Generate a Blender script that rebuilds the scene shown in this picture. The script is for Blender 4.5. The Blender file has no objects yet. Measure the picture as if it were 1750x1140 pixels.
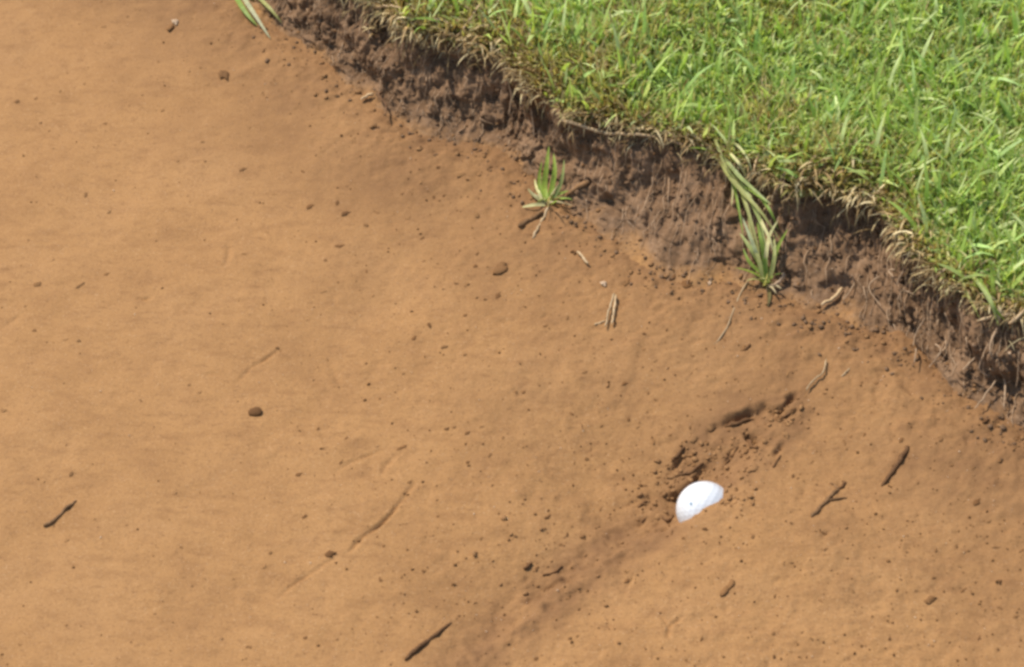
import bpy, math, random
import numpy as np
from mathutils import Vector, Matrix
from mathutils.bvhtree import BVHTree

SC = bpy.context.scene
COL = SC.collection
R = math.radians

# ------------------------------------------------------------------ camera
IW, IH = 1750.0, 1140.0
PITCH = R(42.0)                 # looking down into the bunker
DIST = 2.05
FPX = 2140.0 * DIST             # pixels per unit tangent
CAM = np.array([0.0, -DIST * math.cos(PITCH), DIST * math.sin(PITCH)])
FWD = np.array([0.0, math.cos(PITCH), -math.sin(PITCH)])
UPV = np.array([0.0, math.sin(PITCH), math.cos(PITCH)])
RGT = np.array([1.0, 0.0, 0.0])
cam_data = bpy.data.cameras.new('camera')
cam = bpy.data.objects.new('camera', cam_data)
COL.objects.link(cam)
cam.location = CAM
cam.rotation_euler = (math.pi / 2 - PITCH, 0, 0)
cam_data.sensor_width = 36.0
cam_data.lens = 36.0 * FPX / IW
cam_data.clip_start = 0.02
cam_data.clip_end = 2000.0
cam_data.dof.use_dof = True
cam_data.dof.focus_distance = DIST
cam_data.dof.aperture_fstop = 14.0
SC.camera = cam

# ------------------------------------------------------------------ light
SUN_EL, SUN_AZ = R(56.0), R(146.0)          # azimuth counted from +X towards +Y
SUN = np.array([math.cos(SUN_EL) * math.cos(SUN_AZ), math.cos(SUN_EL) * math.sin(SUN_AZ), math.sin(SUN_EL)])
world = bpy.data.worlds.new('World')
SC.world = world
world.use_nodes = True
wn = world.node_tree.nodes
sky = wn.new('ShaderNodeTexSky')
sky.sky_type = 'NISHITA'
sky.sun_disc = False
sky.sun_elevation = SUN_EL
sky.sun_rotation = math.atan2(SUN[0], SUN[1])
wn['Background'].inputs['Strength'].default_value = 0.15
world.node_tree.links.new(sky.outputs[0], wn['Background'].inputs['Color'])
sl = bpy.data.lights.new('sun', 'SUN')
sl.energy = 4.0
sl.angle = R(0.9)
sl.color = (1.0, 0.95, 0.87)
so = bpy.data.objects.new('sun', sl)
COL.objects.link(so)
so.rotation_euler = Vector(SUN).to_track_quat('Z', 'Y').to_euler()
SC.view_settings.view_transform = 'Standard'
SC.view_settings.look = 'None'
SC.view_settings.gamma = 1.0
SC.view_settings.exposure = 0.4
SC.render.engine = 'CYCLES'
SC.cycles.pixel_filter_type = 'BLACKMAN_HARRIS'
SC.cycles.filter_width = 3.0
SC.cycles.max_bounces = 6

rng = np.random.default_rng(11)
rnd = random.Random(5)

# ------------------------------------------------------------------ helpers
def ray(px, py):
    d = FWD + RGT * ((px - IW / 2) / FPX) - UPV * ((py - IH / 2) / FPX)
    return d / np.linalg.norm(d)

def flat(px, py, z=0.0):
    d = ray(px, py)
    return CAM + d * ((z - CAM[2]) / d[2])

def _hash(ix, iy, seed):
    h = (ix.astype(np.int64) * 374761393 + iy.astype(np.int64) * 668265263 + seed * 974634777) & 0x7fffffff
    h = ((h ^ (h >> 13)) * 1274126177) & 0x7fffffff
    h = ((h ^ (h >> 16)) * 1103515245 + 12345) & 0x7fffffff
    return ((h >> 7) & 0xffff) / 65535.0 * 2 - 1

def vnoise(x, y, seed=0):
    x = np.asarray(x, float); y = np.asarray(y, float)
    ix, iy = np.floor(x), np.floor(y)
    fx, fy = x - ix, y - iy
    fx = fx * fx * fx * (fx * (fx * 6 - 15) + 10)
    fy = fy * fy * fy * (fy * (fy * 6 - 15) + 10)
    a = _hash(ix, iy, seed); b = _hash(ix + 1, iy, seed)
    c = _hash(ix, iy + 1, seed); d = _hash(ix + 1, iy + 1, seed)
    return (a * (1 - fx) + b * fx) * (1 - fy) + (c * (1 - fx) + d * fx) * fy

def fbm(x, y, wl, octs=3, seed=0, gain=0.5):
    t, amp, f = 0.0, 1.0, 1.0 / wl
    for k in range(octs):
        ca, sa = math.cos(0.7 * k + .3), math.sin(0.7 * k + .3)
        t = t + amp * vnoise((x * ca - y * sa) * f, (x * sa + y * ca) * f, seed + 17 * k)
        amp *= gain; f *= 2.03
    return t

def sstep(a, b, x):
    t = np.clip((x - a) / (b - a), 0, 1)
    return t * t * (3 - 2 * t)

def mesh_np(name, V, F, mat=None, cols=None, smooth=True, extra=None):
    """V (n,3); F list of int arrays (k,3)/(k,4)"""
    me = bpy.data.meshes.new(name)
    V = np.ascontiguousarray(V, np.float32)
    F = [np.asarray(f, np.int32) for f in (F if isinstance(F, list) else [F]) if len(f)]
    me.vertices.add(len(V)); me.vertices.foreach_set('co', V.ravel())
    loops = np.concatenate([f.ravel() for f in F])
    tot = np.concatenate([np.full(len(f), f.shape[1], np.int32) for f in F])
    start = np.concatenate([[0], np.cumsum(tot)[:-1]]).astype(np.int32)
    me.loops.add(len(loops)); me.loops.foreach_set('vertex_index', loops)
    me.polygons.add(len(tot)); me.polygons.foreach_set('loop_start', start)
    me.polygons.foreach_set('loop_total', tot)
    if smooth:
        me.polygons.foreach_set('use_smooth', np.ones(len(tot), bool))
    if cols is not None:
        a = me.attributes.new('tint', 'FLOAT_COLOR', 'POINT')
        c = np.ones((len(V), 4), np.float32); c[:, :3] = cols
        a.data.foreach_set('color', c.ravel())
    for k, v in (extra or {}).items():
        a = me.attributes.new(k, 'FLOAT', 'POINT')
        a.data.foreach_set('value', np.ascontiguousarray(v, np.float32).ravel())
    me.update(calc_edges=True)
    if mat: me.materials.append(mat)
    return me

def link(name, me, parent=None, loc=None):
    o = bpy.data.objects.new(name, me)
    COL.objects.link(o)
    if parent: o.parent = parent
    if loc is not None: o.location = loc
    return o

def tag(o, label=None, cat=None, group=None, kind=None):
    if label: o['label'] = label
    if cat: o['category'] = cat
    if group: o['group'] = group
    if kind: o['kind'] = kind
    return o

def empty(name, loc):
    o = bpy.data.objects.new(name, None)
    COL.objects.link(o); o.location = loc
    o.empty_display_size = .01
    return o

def grid_faces(nu, nv):
    i = np.arange(nu - 1)[:, None] * nv + np.arange(nv - 1)[None, :]
    return np.stack([i, i + nv, i + nv + 1, i + 1], -1).reshape(-1, 4)

# ------------------------------------------------------------------ materials
def new_mat(name):
    m = bpy.data.materials.new(name); m.use_nodes = True
    nt = m.node_tree
    return m, nt, nt.nodes, nt.links, nt.nodes['Principled BSDF']

def noise_node(nt, scale, detail=3, rough=.55, vec=None):
    n = nt.nodes.new('ShaderNodeTexNoise')
    n.inputs['Scale'].default_value = scale
    n.inputs['Detail'].default_value = detail
    n.inputs['Roughness'].default_value = rough
    if vec: nt.links.new(vec, n.inputs['Vector'])
    return n

def ramp(nt, src, stops):
    r = nt.nodes.new('ShaderNodeValToRGB')
    el = r.color_ramp.elements
    while len(el) < len(stops): el.new(.5)
    for e, (p, c) in zip(el, stops):
        e.position = p; e.color = (*c, 1) if len(c) == 3 else c
    nt.links.new(src, r.inputs[0])
    return r

def mixc(nt, a, b, fac, mode='MIX'):
    m = nt.nodes.new('ShaderNodeMix'); m.data_type = 'RGBA'; m.blend_type = mode
    for s, v in ((6, a), (7, b)):
        if hasattr(v, 'links'): nt.links.new(v, m.inputs[s])
        else: m.inputs[s].default_value = (*v, 1)
    if hasattr(fac, 'links'): nt.links.new(fac, m.inputs[0])
    else: m.inputs[0].default_value = fac
    return m.outputs[2]

SAND_A, SAND_B = (.328, .168, .060), (.278, .139, .049)

def sand_colour(nt):
    tc = nt.nodes.new('ShaderNodeTexCoord').outputs['Object']
    big = noise_node(nt, 9.0, 5, .62, tc)
    c1 = ramp(nt, big.outputs[0], [(.3, SAND_B), (.5, SAND_A), (.72, (.340, .178, .067))]).outputs[0]
    med = noise_node(nt, 60.0, 4, .6, tc)
    c2 = mixc(nt, c1, (.24, .118, .046), ramp(nt, med.outputs[0], [(.48, (0, 0, 0)), (.78, (.38, .38, .38))]).outputs[0])
    mp = nt.nodes.new('ShaderNodeMapping'); mp.inputs['Rotation'].default_value = (0, 0, .75); mp.inputs['Scale'].default_value = (1, 2.6, 1)
    nt.links.new(tc, mp.inputs['Vector'])
    scuff = noise_node(nt, 34.0, 5, .68, mp.outputs[0])
    c2 = mixc(nt, c2, (.225, .108, .038), ramp(nt, scuff.outputs[0], [(.50, (0, 0, 0)), (.68, (.55, .55, .55))]).outputs[0])
    scuff2 = noise_node(nt, 110.0, 4, .65, mp.outputs[0])
    c2 = mixc(nt, c2, (.205, .098, .035), ramp(nt, scuff2.outputs[0], [(.57, (0, 0, 0)), (.70, (.6, .6, .6))]).outputs[0])
    fine = noise_node(nt, 520.0, 3, .6, tc)
    c3 = mixc(nt, c2, (.15, .072, .027), ramp(nt, fine.outputs[0], [(.52, (0, 0, 0)), (.72, (.55, .55, .55))]).outputs[0])
    fine2 = noise_node(nt, 650.0, 2, .5, tc)
    c4 = mixc(nt, c3, (.50, .31, .16), ramp(nt, fine2.outputs[0], [(.6, (0, 0, 0)), (.76, (.5, .5, .5))]).outputs[0])
    return tc, c4

def sand_bump(nt, tc, bs, strength=.35):
    b1 = noise_node(nt, 420.0, 4, .65, tc)
    bp = nt.nodes.new('ShaderNodeBump')
    bp.inputs['Strength'].default_value = strength
    bp.inputs['Distance'].default_value = .0012
    nt.links.new(b1.outputs[0], bp.inputs['Height'])
    nt.links.new(bp.outputs[0], bs.inputs['Normal'])

def mat_sand():
    m, nt, n, l, bs = new_mat('packed_orange_sand')
    tc, c = sand_colour(nt)
    at_ = n.new('ShaderNodeAttribute'); at_.attribute_name = 'soil'  # carries both bank soil and the darker furrow tone
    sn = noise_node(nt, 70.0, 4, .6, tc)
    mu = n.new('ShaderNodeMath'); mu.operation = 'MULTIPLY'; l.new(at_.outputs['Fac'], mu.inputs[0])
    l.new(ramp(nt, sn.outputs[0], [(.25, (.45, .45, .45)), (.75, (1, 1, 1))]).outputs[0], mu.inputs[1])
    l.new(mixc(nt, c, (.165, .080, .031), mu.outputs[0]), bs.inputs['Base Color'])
    bs.inputs['Roughness'].default_value = .9
    bs.inputs['Specular IOR Level'].default_value = .25
    sand_bump(nt, tc, bs, .55)
    return m

def mat_bank():
    m, nt, n, l, bs = new_mat('rooty_soil')
    tc, c = sand_colour(nt)
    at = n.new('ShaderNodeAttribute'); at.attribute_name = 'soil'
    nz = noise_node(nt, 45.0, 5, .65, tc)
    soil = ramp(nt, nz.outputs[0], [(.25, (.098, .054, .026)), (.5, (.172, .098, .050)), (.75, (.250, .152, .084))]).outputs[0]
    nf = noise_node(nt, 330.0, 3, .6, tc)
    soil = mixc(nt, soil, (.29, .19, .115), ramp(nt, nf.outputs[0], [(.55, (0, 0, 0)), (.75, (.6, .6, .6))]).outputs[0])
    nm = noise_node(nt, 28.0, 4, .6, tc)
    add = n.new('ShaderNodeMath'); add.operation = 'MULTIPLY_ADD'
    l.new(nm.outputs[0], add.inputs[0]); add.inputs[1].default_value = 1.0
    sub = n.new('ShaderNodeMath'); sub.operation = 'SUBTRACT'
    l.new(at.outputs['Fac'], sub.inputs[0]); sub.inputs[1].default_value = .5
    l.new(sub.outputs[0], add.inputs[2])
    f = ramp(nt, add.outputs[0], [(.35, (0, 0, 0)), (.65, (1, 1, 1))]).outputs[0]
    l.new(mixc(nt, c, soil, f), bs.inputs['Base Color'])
    bs.inputs['Roughness'].default_value = .95
    bs.inputs['Specular IOR Level'].default_value = .15
    sand_bump(nt, tc, bs, .6)
    return m

def mat_thatch():
    m, nt, n, l, bs = new_mat('turf_thatch')
    tc = n.new('ShaderNodeTexCoord').outputs['Object']
    nz = noise_node(nt, 120.0, 4, .6, tc)
    c = ramp(nt, nz.outputs[0], [(.3, (.11, .11, .03)), (.55, (.20, .20, .055)), (.75, (.30, .26, .11))]).outputs[0]
    l.new(c, bs.inputs['Base Color'])
    bs.inputs['Roughness'].default_value = 1
    bs.inputs['Specular IOR Level'].default_value = .1
    return m

def mat_leaf(name, transl=.35, rough=.5, spec=.3):
    m, nt, n, l, bs = new_mat(name)
    at = n.new('ShaderNodeAttribute'); at.attribute_name = 'tint'
    tc = n.new('ShaderNodeTexCoord').outputs['Object']
    nz = noise_node(nt, 160.0, 3, .6, tc)
    v = ramp(nt, nz.outputs[0], [(.3, (.78, .78, .78)), (.7, (1.15, 1.15, 1.1))]).outputs[0]
    c = mixc(nt, at.outputs['Color'], v, 1.0, 'MULTIPLY')
    l.new(c, bs.inputs['Base Color'])
    bs.inputs['Roughness'].default_value = rough
    bs.inputs['Specular IOR Level'].default_value = spec
    tr = n.new('ShaderNodeBsdfTranslucent')
    warm = mixc(nt, c, (1.0, 1.0, .55), 1.0, 'MULTIPLY')
    l.new(warm, tr.inputs['Color'])
    mx = n.new('ShaderNodeMixShader'); mx.inputs[0].default_value = transl
    l.new(bs.outputs[0], mx.inputs[1]); l.new(tr.outputs[0], mx.inputs[2])
    l.new(mx.outputs[0], n['Material Output'].inputs['Surface'])
    return m

def mat_plain(name, c0, c1, scale=300.0, rough=.85, spec=.2, bump=.4):
    m, nt, n, l, bs = new_mat(name)
    tc = n.new('ShaderNodeTexCoord').outputs['Object']
    nz = noise_node(nt, scale, 4, .65, tc)
    oi = n.new('ShaderNodeObjectInfo')
    c = ramp(nt, nz.outputs[0], [(.32, c0), (.68, c1)]).outputs[0]
    v = ramp(nt, oi.outputs['Random'], [(0, (.78, .78, .78)), (1, (1.2, 1.2, 1.2))]).outputs[0]
    l.new(mixc(nt, c, v, 1.0, 'MULTIPLY'), bs.inputs['Base Color'])
    bs.inputs['Roughness'].default_value = rough
    bs.inputs['Specular IOR Level'].default_value = spec
    bp = n.new('ShaderNodeBump'); bp.inputs['Strength'].default_value = bump; bp.inputs['Distance'].default_value = .0008
    l.new(nz.outputs[0], bp.inputs['Height']); l.new(bp.outputs[0], bs.inputs['Normal'])
    return m

M = dict(
    sand=mat_sand(), bank=mat_bank(), thatch=mat_thatch(),
    grass=mat_leaf('living_grass', .45, .5, .35), dry=mat_leaf('dry_straw', .15, .7, .2),
    crumb=mat_plain('dark_soil_crumb', (.115, .050, .015), (.185, .085, .028)),
    soilbit=mat_plain('bank_soil_bit', (.095, .052, .025), (.20, .116, .060)),
    brown=mat_plain('brown_clod', (.165, .078, .026), (.23, .112, .040)),
    faint=mat_plain('sandy_crumb', (.215, .106, .037), (.265, .135, .050)),
    clod=mat_plain('crumbled_sand', (.205, .102, .038), (.30, .155, .060)),
    pale=mat_plain('pale_grit', (.40, .25, .14), (.58, .42, .27)),
    bark=mat_plain('twig_bark', (.085, .038, .013), (.19, .092, .035), 500, .8),
    bark2=mat_plain('weathered_twig', (.13, .065, .024), (.26, .14, .06), 500, .8),
    straw=mat_plain('straw_stem', (.34, .215, .10), (.54, .385, .21), 260, .6, .3, .2),
    root=mat_plain('pale_root', (.25, .155, .085), (.42, .285, .17), 260, .7, .2, .3),
    droot=mat_plain('dark_root', (.10, .05, .022), (.20, .10, .045), 260, .8, .2, .3),
)

# ------------------------------------------------------------------ plan of the lip and of the bank's foot
LIP_Z = .084
PAIRS = [((300, -235), (285, -95)), ((400, -165), (380, -28)), ((500, -95), (472, 46)), ((560, -50), (530, 84)), ((625, -8), (592, 136)), ((700, 42), (665, 196)),
         ((790, 62), (750, 236)), ((868, 88), (830, 251)), ((912, 130), (872, 268)), ((955, 178), (915, 308)), ((1035, 194), (990, 365)),
         ((1110, 210), (1062, 410)), ((1180, 230), (1128, 462)), ((1240, 256), (1195, 482)), ((1298, 282), (1258, 492)),
         ((1355, 316), (1322, 514)), ((1425, 320), (1392, 541)), ((1492, 343), (1462, 560)), ((1538, 390), (1520, 580)),
         ((1582, 434), (1570, 606)), ((1640, 480), (1622, 658)), ((1700, 520), (1688, 706)), ((1765, 548), (1752, 744)),
         ((1840, 592), (1838, 790)), ((1930, 640), (1925, 845))]
TOE_Z = .024
T0 = np.array([flat(*a, LIP_Z) for a, b in PAIRS])
B0 = np.array([flat(*b, TOE_Z) for a, b in PAIRS])
def extend(P):
    a = P[0] - P[4]; a /= np.linalg.norm(a)
    b = P[-1] - P[-5]; b /= np.linalg.norm(b)
    return np.vstack([P[0] + a * 3.0, P[0] + a * 1.2, P[0] + a * .4, P[0] + a * .12, P, P[-1] + b * .12, P[-1] + b * .4, P[-1] + b * 1.2, P[-1] + b * 3.0])
DOUT = np.array([.5, .866, 0.0])   # from sand into turf
off = T0 - B0
T1 = extend(T0)
offx = np.vstack([np.repeat(off[:1], 4, 0), off, np.repeat(off[-1:], 4, 0)])
def crom(P, t):
    n = len(P); t = np.clip(t, 0, n - 1 - 1e-9); i = np.floor(t).astype(int); f = (t - i)[:, None]
    g = lambda k: P[np.clip(i + k, 0, n - 1)]
    p0, p1, p2, p3 = g(-1), g(0), g(1), g(2)
    return .5 * (2 * p1 + (p2 - p0) * f + (2 * p0 - 5 * p1 + 4 * p2 - p3) * f ** 2 + (3 * p1 - p0 - 3 * p2 + p3) * f ** 3)
NP = len(T1)
tf = np.linspace(0, NP - 1, 20000)
Tf = crom(T1, tf)
arc = np.concatenate([[0], np.cumsum(np.linalg.norm(np.diff(Tf, axis=0), axis=1))])
a_in0 = np.interp(3.6, tf, arc); a_in1 = np.interp(NP - 1 - 3.6, tf, arc)
us = np.concatenate([np.linspace(0, a_in0, 160)[:-1], np.arange(a_in0, a_in1, .0016), np.linspace(a_in1, arc[-1], 160)])
tu = np.interp(us, arc, tf)
LIP = crom(T1, tu); OFF = crom(offx, tu); TOE = LIP - OFF
jag = .006 * fbm(us, us * 0 + 3.1, .05, 4, 5, .6) + .003 * vnoise(us / .006, us * 0, 9)
LIP = LIP + DOUT * jag[:, None]

# ------------------------------------------------------------------ sand
def spaced(lo, hi, step, outer):
    inner = np.arange(lo, hi + step / 2, step)
    k = np.array([.004, .01, .02, .04, .07, .11, .17, .25, .4, .6, .9, 1.4, 2.2, 3.4, outer])
    return np.concatenate([(lo - k)[::-1], inner, hi + k])
SX = spaced(-.47, .47, .0015, 5.0); SY = spaced(-.345, .50, .0015, 5.0)
GX, GY = np.meshgrid(SX, SY, indexing='ij')
# distance (perpendicular-ish) to the foot of the bank
from_toe = np.full(GX.shape, 9.0)
tn = TOE[::12, :2]
ux = np.array([np.cos(0), 0])
# signed distance measured along DOUT: foot curve as function of the coordinate across it
AL = np.array([DOUT[1], -DOUT[0]])
ta = tn @ AL; tb = tn @ DOUT[:2]
order = np.argsort(ta)
ga = GX * AL[0] + GY * AL[1]; gb = GX * DOUT[0] + GY * DOUT[1]
toe_b = np.interp(ga, ta[order], tb[order])
dt = toe_b - gb                                     # >0 on the sand side
HS = np.zeros(GX.shape)
HS += .0030 * fbm(GX, GY, .30, 3, 1) + .0009 * fbm(GX, GY, .055, 3, 2)
near = sstep(.30, .0, dt)
HS += .012 * sstep(.14, 0.0, dt) ** 1.5 + .020 * sstep(.42, 0.0, dt) ** 1.3 - .006                      # apron of fallen sand
HS -= .03 * sstep(0.02, -.10, dt)                             # stays under the bank
rough = .14 + .55 * sstep(-.35, .25, GX) + .9 * sstep(.10, .0, dt)
lump = .8 * fbm(GX, GY, .011, 4, 3, .68)
HS += rough * .0010 * lump
HS += rough * .0016 * np.clip(fbm(GX, GY, .02, 2, 8) - .55, 0, 1) * 2      # little clods
HS -= rough * .0016 * np.clip(vnoise(GX / .009, GY / .007, 21) - .66, 0, 1) * 2.4   # little pits

# ball and the ridge of sand it is plugged under
BR = .02135
BZ = -.0060
BALL = flat(1204, 871, BZ)
RN = np.array([.78, -.62]); RT = np.array([.62, .78])
rx, ry = GX - BALL[0], GY - BALL[1]
pn = rx * RN[0] + ry * RN[1]; pt = rx * RT[0] + ry * RT[1]
pn = pn + .006 * fbm(GX, GY, .06, 2, 31)
loc_ball = np.exp(-(rx ** 2 + ry ** 2) / .045 ** 2)
i0 = np.abs(SX - BALL[0]).argmin(); j0 = np.abs(SY - BALL[1]).argmin()
HS -= HS[i0, j0] * np.exp(-(rx ** 2 + ry ** 2) / .10 ** 2)
along = np.exp(-np.clip(pt, 0, 9) ** 2 / .10 ** 2) * (np.exp(-np.clip(-pt, 0, 9) ** 2 / .36 ** 2))
amp = (.0020 + .0140 * np.exp(-pt ** 2 / .055 ** 2)) * along
step = np.tanh((pn + .0045) / (.013 + .016 * sstep(0, .2, -pt)))
HS += amp * step * np.exp(-np.clip(np.abs(pn) - .05, 0, 9) ** 2 / .12 ** 2)

def polyline_field(P, reach):
    """distance, side, parameter to a polyline on the grid window round it"""
    lo = P.min(0) - reach; hi = P.max(0) + reach
    i0, i1 = np.searchsorted(SX, [lo[0], hi[0]]); j0, j1 = np.searchsorted(SY, [lo[1], hi[1]])
    sl = (slice(i0, i1), slice(j0, j1))
    X, Y = GX[sl], GY[sl]
    best = np.full(X.shape, 9.0); side = np.zeros(X.shape); par = np.zeros(X.shape)
    L = np.concatenate([[0], np.cumsum(np.linalg.norm(np.diff(P, axis=0), axis=1))]); tot = L[-1]
    for k in range(len(P) - 1):
        a, b = P[k], P[k + 1]; e = b - a; ll = (e ** 2).sum()
        t = np.clip(((X - a[0]) * e[0] + (Y - a[1]) * e[1]) / ll, 0, 1)
        dx, dy = X - a[0] - t * e[0], Y - a[1] - t * e[1]
        d = np.hypot(dx, dy); m = d < best
        best = np.where(m, d, best)
        side = np.where(m, np.sign(e[0] * (Y - a[1]) - e[1] * (X - a[0])), side)
        par = np.where(m, (L[k] + t * math.sqrt(ll)) / tot, par)
    return sl, best, side, par

def groove(pts, depth, width, lip=.12):
    P = np.array([flat(*p)[:2] for p in pts])
    sl, d, s, t = polyline_field(P, width * 5)
    X, Y = GX[sl], GY[sl]
    w = width * (1 + .5 * vnoise(X / .006, Y / .006, 40))
    tap = np.sin(np.pi * np.clip(t, .03, .97)) ** .5 * (.75 + .5 * vnoise(X / .012, Y / .012, 41))
    HS[sl] += tap * depth * (-np.exp(-(d / w) ** 2) + lip * np.exp(-((d - 2 * w) / w) ** 2))

def scarp(pts, depth, reach, sharp=.0018):
    """ground drops on the camera's side of the line, like a broken crust"""
    P = np.array([flat(*p)[:2] for p in pts])
    sl, d, s, t = polyline_field(P, reach * 3)
    X, Y = GX[sl], GY[sl]
    sd = -s * d + .002 * vnoise(X / .009, Y / .009, 43)      # >0 towards the camera
    tap = np.clip(np.minimum(t, 1 - t) * 6, 0, 1) * (1 if sharp > .005 else np.clip(.30 + 1.5 * vnoise(X / .017, Y / .017, 47), .05, 1.2))
    endm = np.where((t < .004) | (t > .996), 0.0, 1.0)
    HS[sl] -= endm * tap * depth * sstep(-sharp, sharp, sd) * np.exp(-(np.clip(sd, 0, 9) / reach) ** 1.5)
    HS[sl] += endm * tap * .18 * depth * np.exp(-((sd + .006) / .006) ** 2)

scarp([(1078, 845), (1112, 812), (1132, 797), (1150, 785), (1170, 766), (1198, 752), (1222, 735), (1243, 730), (1285, 719), (1306, 709), (1332, 720), (1362, 699), (1378, 690)], .0034, .014, .0014)
scarp([(1150, 866), (1120, 884), (1080, 906), (1040, 930), (1000, 956), (960, 984), (920, 1015), (880, 1046), (840, 1084), (790, 1130)], .0095, .075, .017)
scarp([(1143, 803), (1160, 812), (1178, 806), (1203, 790), (1215, 780)], .008, .011, .0012)
scarp([(1236, 804), (1243, 788), (1258, 766), (1268, 757), (1292, 756), (1302, 772)], .009, .012, .0012)
scarp([(1308, 812), (1322, 795), (1336, 776)], .004, .008)
scarp([(1085, 872), (1100, 860), (1125, 857), (1140, 850)], .0045, .009)
scarp([(1118, 884), (1130, 881), (1142, 886), (1150, 878)], .005, .008)
scarp([(892, 972), (903, 965), (916, 972), (940, 982), (960, 972), (972, 958)], .0035, .012)
for g, dp, w in (
    ([(1238, 730), (1255, 727), (1270, 723), (1286, 718)], .0085, .0019),
    ([(1146, 787), (1156, 779), (1170, 766)], .0085, .0022),
    ([(1158, 812), (1172, 811), (1185, 804), (1202, 792)], .0060, .0022),
    ([(1242, 790), (1250, 778), (1260, 766)], .0070, .0020),
    ([(1322, 797), (1334, 778)], .0050, .0018),
    ([(1328, 722), (1345, 711), (1358, 699)], .0070, .0022),
    ([(1272, 752), (1282, 762), (1290, 772)], .0075, .0026),
    ([(1092, 868), (1106, 858)], .0050, .0020), ([(1130, 882), (1142, 888)], .0060, .0026),
    ([(896, 972), (906, 963)], .0040, .0018), ([(925, 983), (942, 980), (958, 972)], .0034, .0016),
    ([(708, 818), (684, 850), (661, 878), (636, 897), (613, 914), (603, 926), (593, 936)], .0030, .0014),
    ([(575, 944), (558, 952), (530, 972), (504, 988), (478, 1009)], .0018, .0014),
    ([(487, 592), (473, 594), (450, 610), (428, 622), (402, 648)], .0019, .0014),
    ([(560, 612), (572, 630), (582, 652)], .0012, .003),
    ([(692, 762), (675, 772), (660, 785), (652, 803)], .0016, .0018),
    ([(648, 762), (620, 772), (596, 782), (575, 796)], .0017, .0014),
    ([(1127, 1046), (1138, 1060), (1145, 1066), (1168, 1050)], .0019, .0013),
    ([(1145, 1066), (1142, 1078), (1140, 1088)], .0019, .0013),
    ([(1071, 998), (1078, 986), (1082, 976)], .0018, .0014),
    ([(1062, 840), (1080, 832), (1102, 822)], .0018, .0018),
    ([(350, 634), (362, 632), (378, 636)], .0012, .0014),
    ([(926, 560), (935, 553), (948, 558), (954, 570)], .0014, .0018),
    ([(1028, 1062), (1040, 1066), (1048, 1058)], .0016, .0013),
    ([(0, 556), (22, 540), (40, 528)], .0014, .003),
    ([(232, 504), (246, 508), (258, 503)], .0018, .0018),
    ([(372, 462), (386, 455), (391, 440), (390, 412)], .0014, .0018),
    ([(1420, 938), (1410, 936), (1402, 944)], .0018, .0014),
    ([(1684, 726), (1690, 740), (1704, 742), (1710, 734)], .004, .0026),
    ([(880, 668), (888, 673), (898, 671)], .0016, .0018),
): groove(g, dp, w)
# broken ground round the ball and down the furrow it ploughed
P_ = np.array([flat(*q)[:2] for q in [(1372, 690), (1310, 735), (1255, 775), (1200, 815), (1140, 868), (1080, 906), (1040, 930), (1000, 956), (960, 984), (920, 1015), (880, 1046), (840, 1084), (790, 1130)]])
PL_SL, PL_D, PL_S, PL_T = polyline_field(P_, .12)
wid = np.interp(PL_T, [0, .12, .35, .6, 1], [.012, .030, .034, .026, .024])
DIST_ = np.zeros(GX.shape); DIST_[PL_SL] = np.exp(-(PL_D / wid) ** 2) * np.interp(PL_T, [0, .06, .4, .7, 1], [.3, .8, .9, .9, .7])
HS += DIST_ * (.0020 * fbm(GX, GY, .011, 4, 51, .62) + .0016 * np.abs(fbm(GX, GY, .018, 3, 53, .6)) - .001)
# clearance round the exposed side of the ball
rr = np.hypot(rx, ry)
HS -= .003 * np.exp(-((rr - BR) / .005) ** 2) * sstep(.006, -.012, pn)
HS += .0007 * fbm(GX, GY, .008, 3, 97, .6) * np.exp(-((rr - BR) / .012) ** 2) * sstep(-.004, .008, pn)
HS -= .0034 * np.exp(-((pn - .017) / .011) ** 2 - (pt / .013) ** 2)

SV = np.stack([GX, GY, HS], -1).reshape(-1, 3)
dark_mix = np.clip(.78 * sstep(.27, -.02, dt) ** 1.5 + .22 * fbm(GX, GY, .07, 3, 95) * sstep(.45, .05, dt) + .12 * sstep(-.2, .4, GX) + .20 * sstep(.05, -.01, dt) + 1.35 * DIST_ * (1 + .5 * fbm(GX, GY, .03, 3, 96)), 0, 1)  # soil near the bank; tone also darker rightward and along the furrow
sand_me = mesh_np('sand', SV, grid_faces(len(SX), len(SY)), M['sand'], extra={'soil': dark_mix})
# flip if needed so normals look up
sand = link('sand', sand_me)
tag(sand, 'packed orange bunker sand', kind='structure')

# ------------------------------------------------------------------ soil bank (loft from lip to foot)
vv = np.concatenate([np.linspace(0, 1, 84), [1.12, 1.3, 1.6]])
KV = [0, .05, .12, .25, .45, .7, 1.0, 1.3, 1.6]
KH = [0, -.05, -.04, .08, .32, .64, 1.0, 1.45, 1.9]
KZ = [1, .94, .84, .66, .40, .15, 0, -.16, -.5]
fh = np.interp(vv, KV, KH); fz = np.interp(vv, KV, KZ)
ker = np.ones(5) / 5
fh[2:82] = np.convolve(np.pad(fh, 2, 'edge'), ker, 'valid')[2:82]; fz[2:82] = np.convolve(np.pad(fz, 2, 'edge'), ker, 'valid')[2:82]
hor = (TOE - LIP); hor[:, 2] = 0
BK = LIP[:, None, :] + hor[:, None, :] * fh[None, :, None]
BK[:, :, 2] = TOE[:, None, 2] + (LIP[:, None, 2] - TOE[:, None, 2]) * fz[None, :]
UU = np.repeat(us[:, None], len(vv), 1); VV = np.repeat(vv[None, :] * .11, len(us), 0)
lowmask = sstep(0, .03, VV) * (1 - .6 * sstep(.08, .11, VV))
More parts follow.
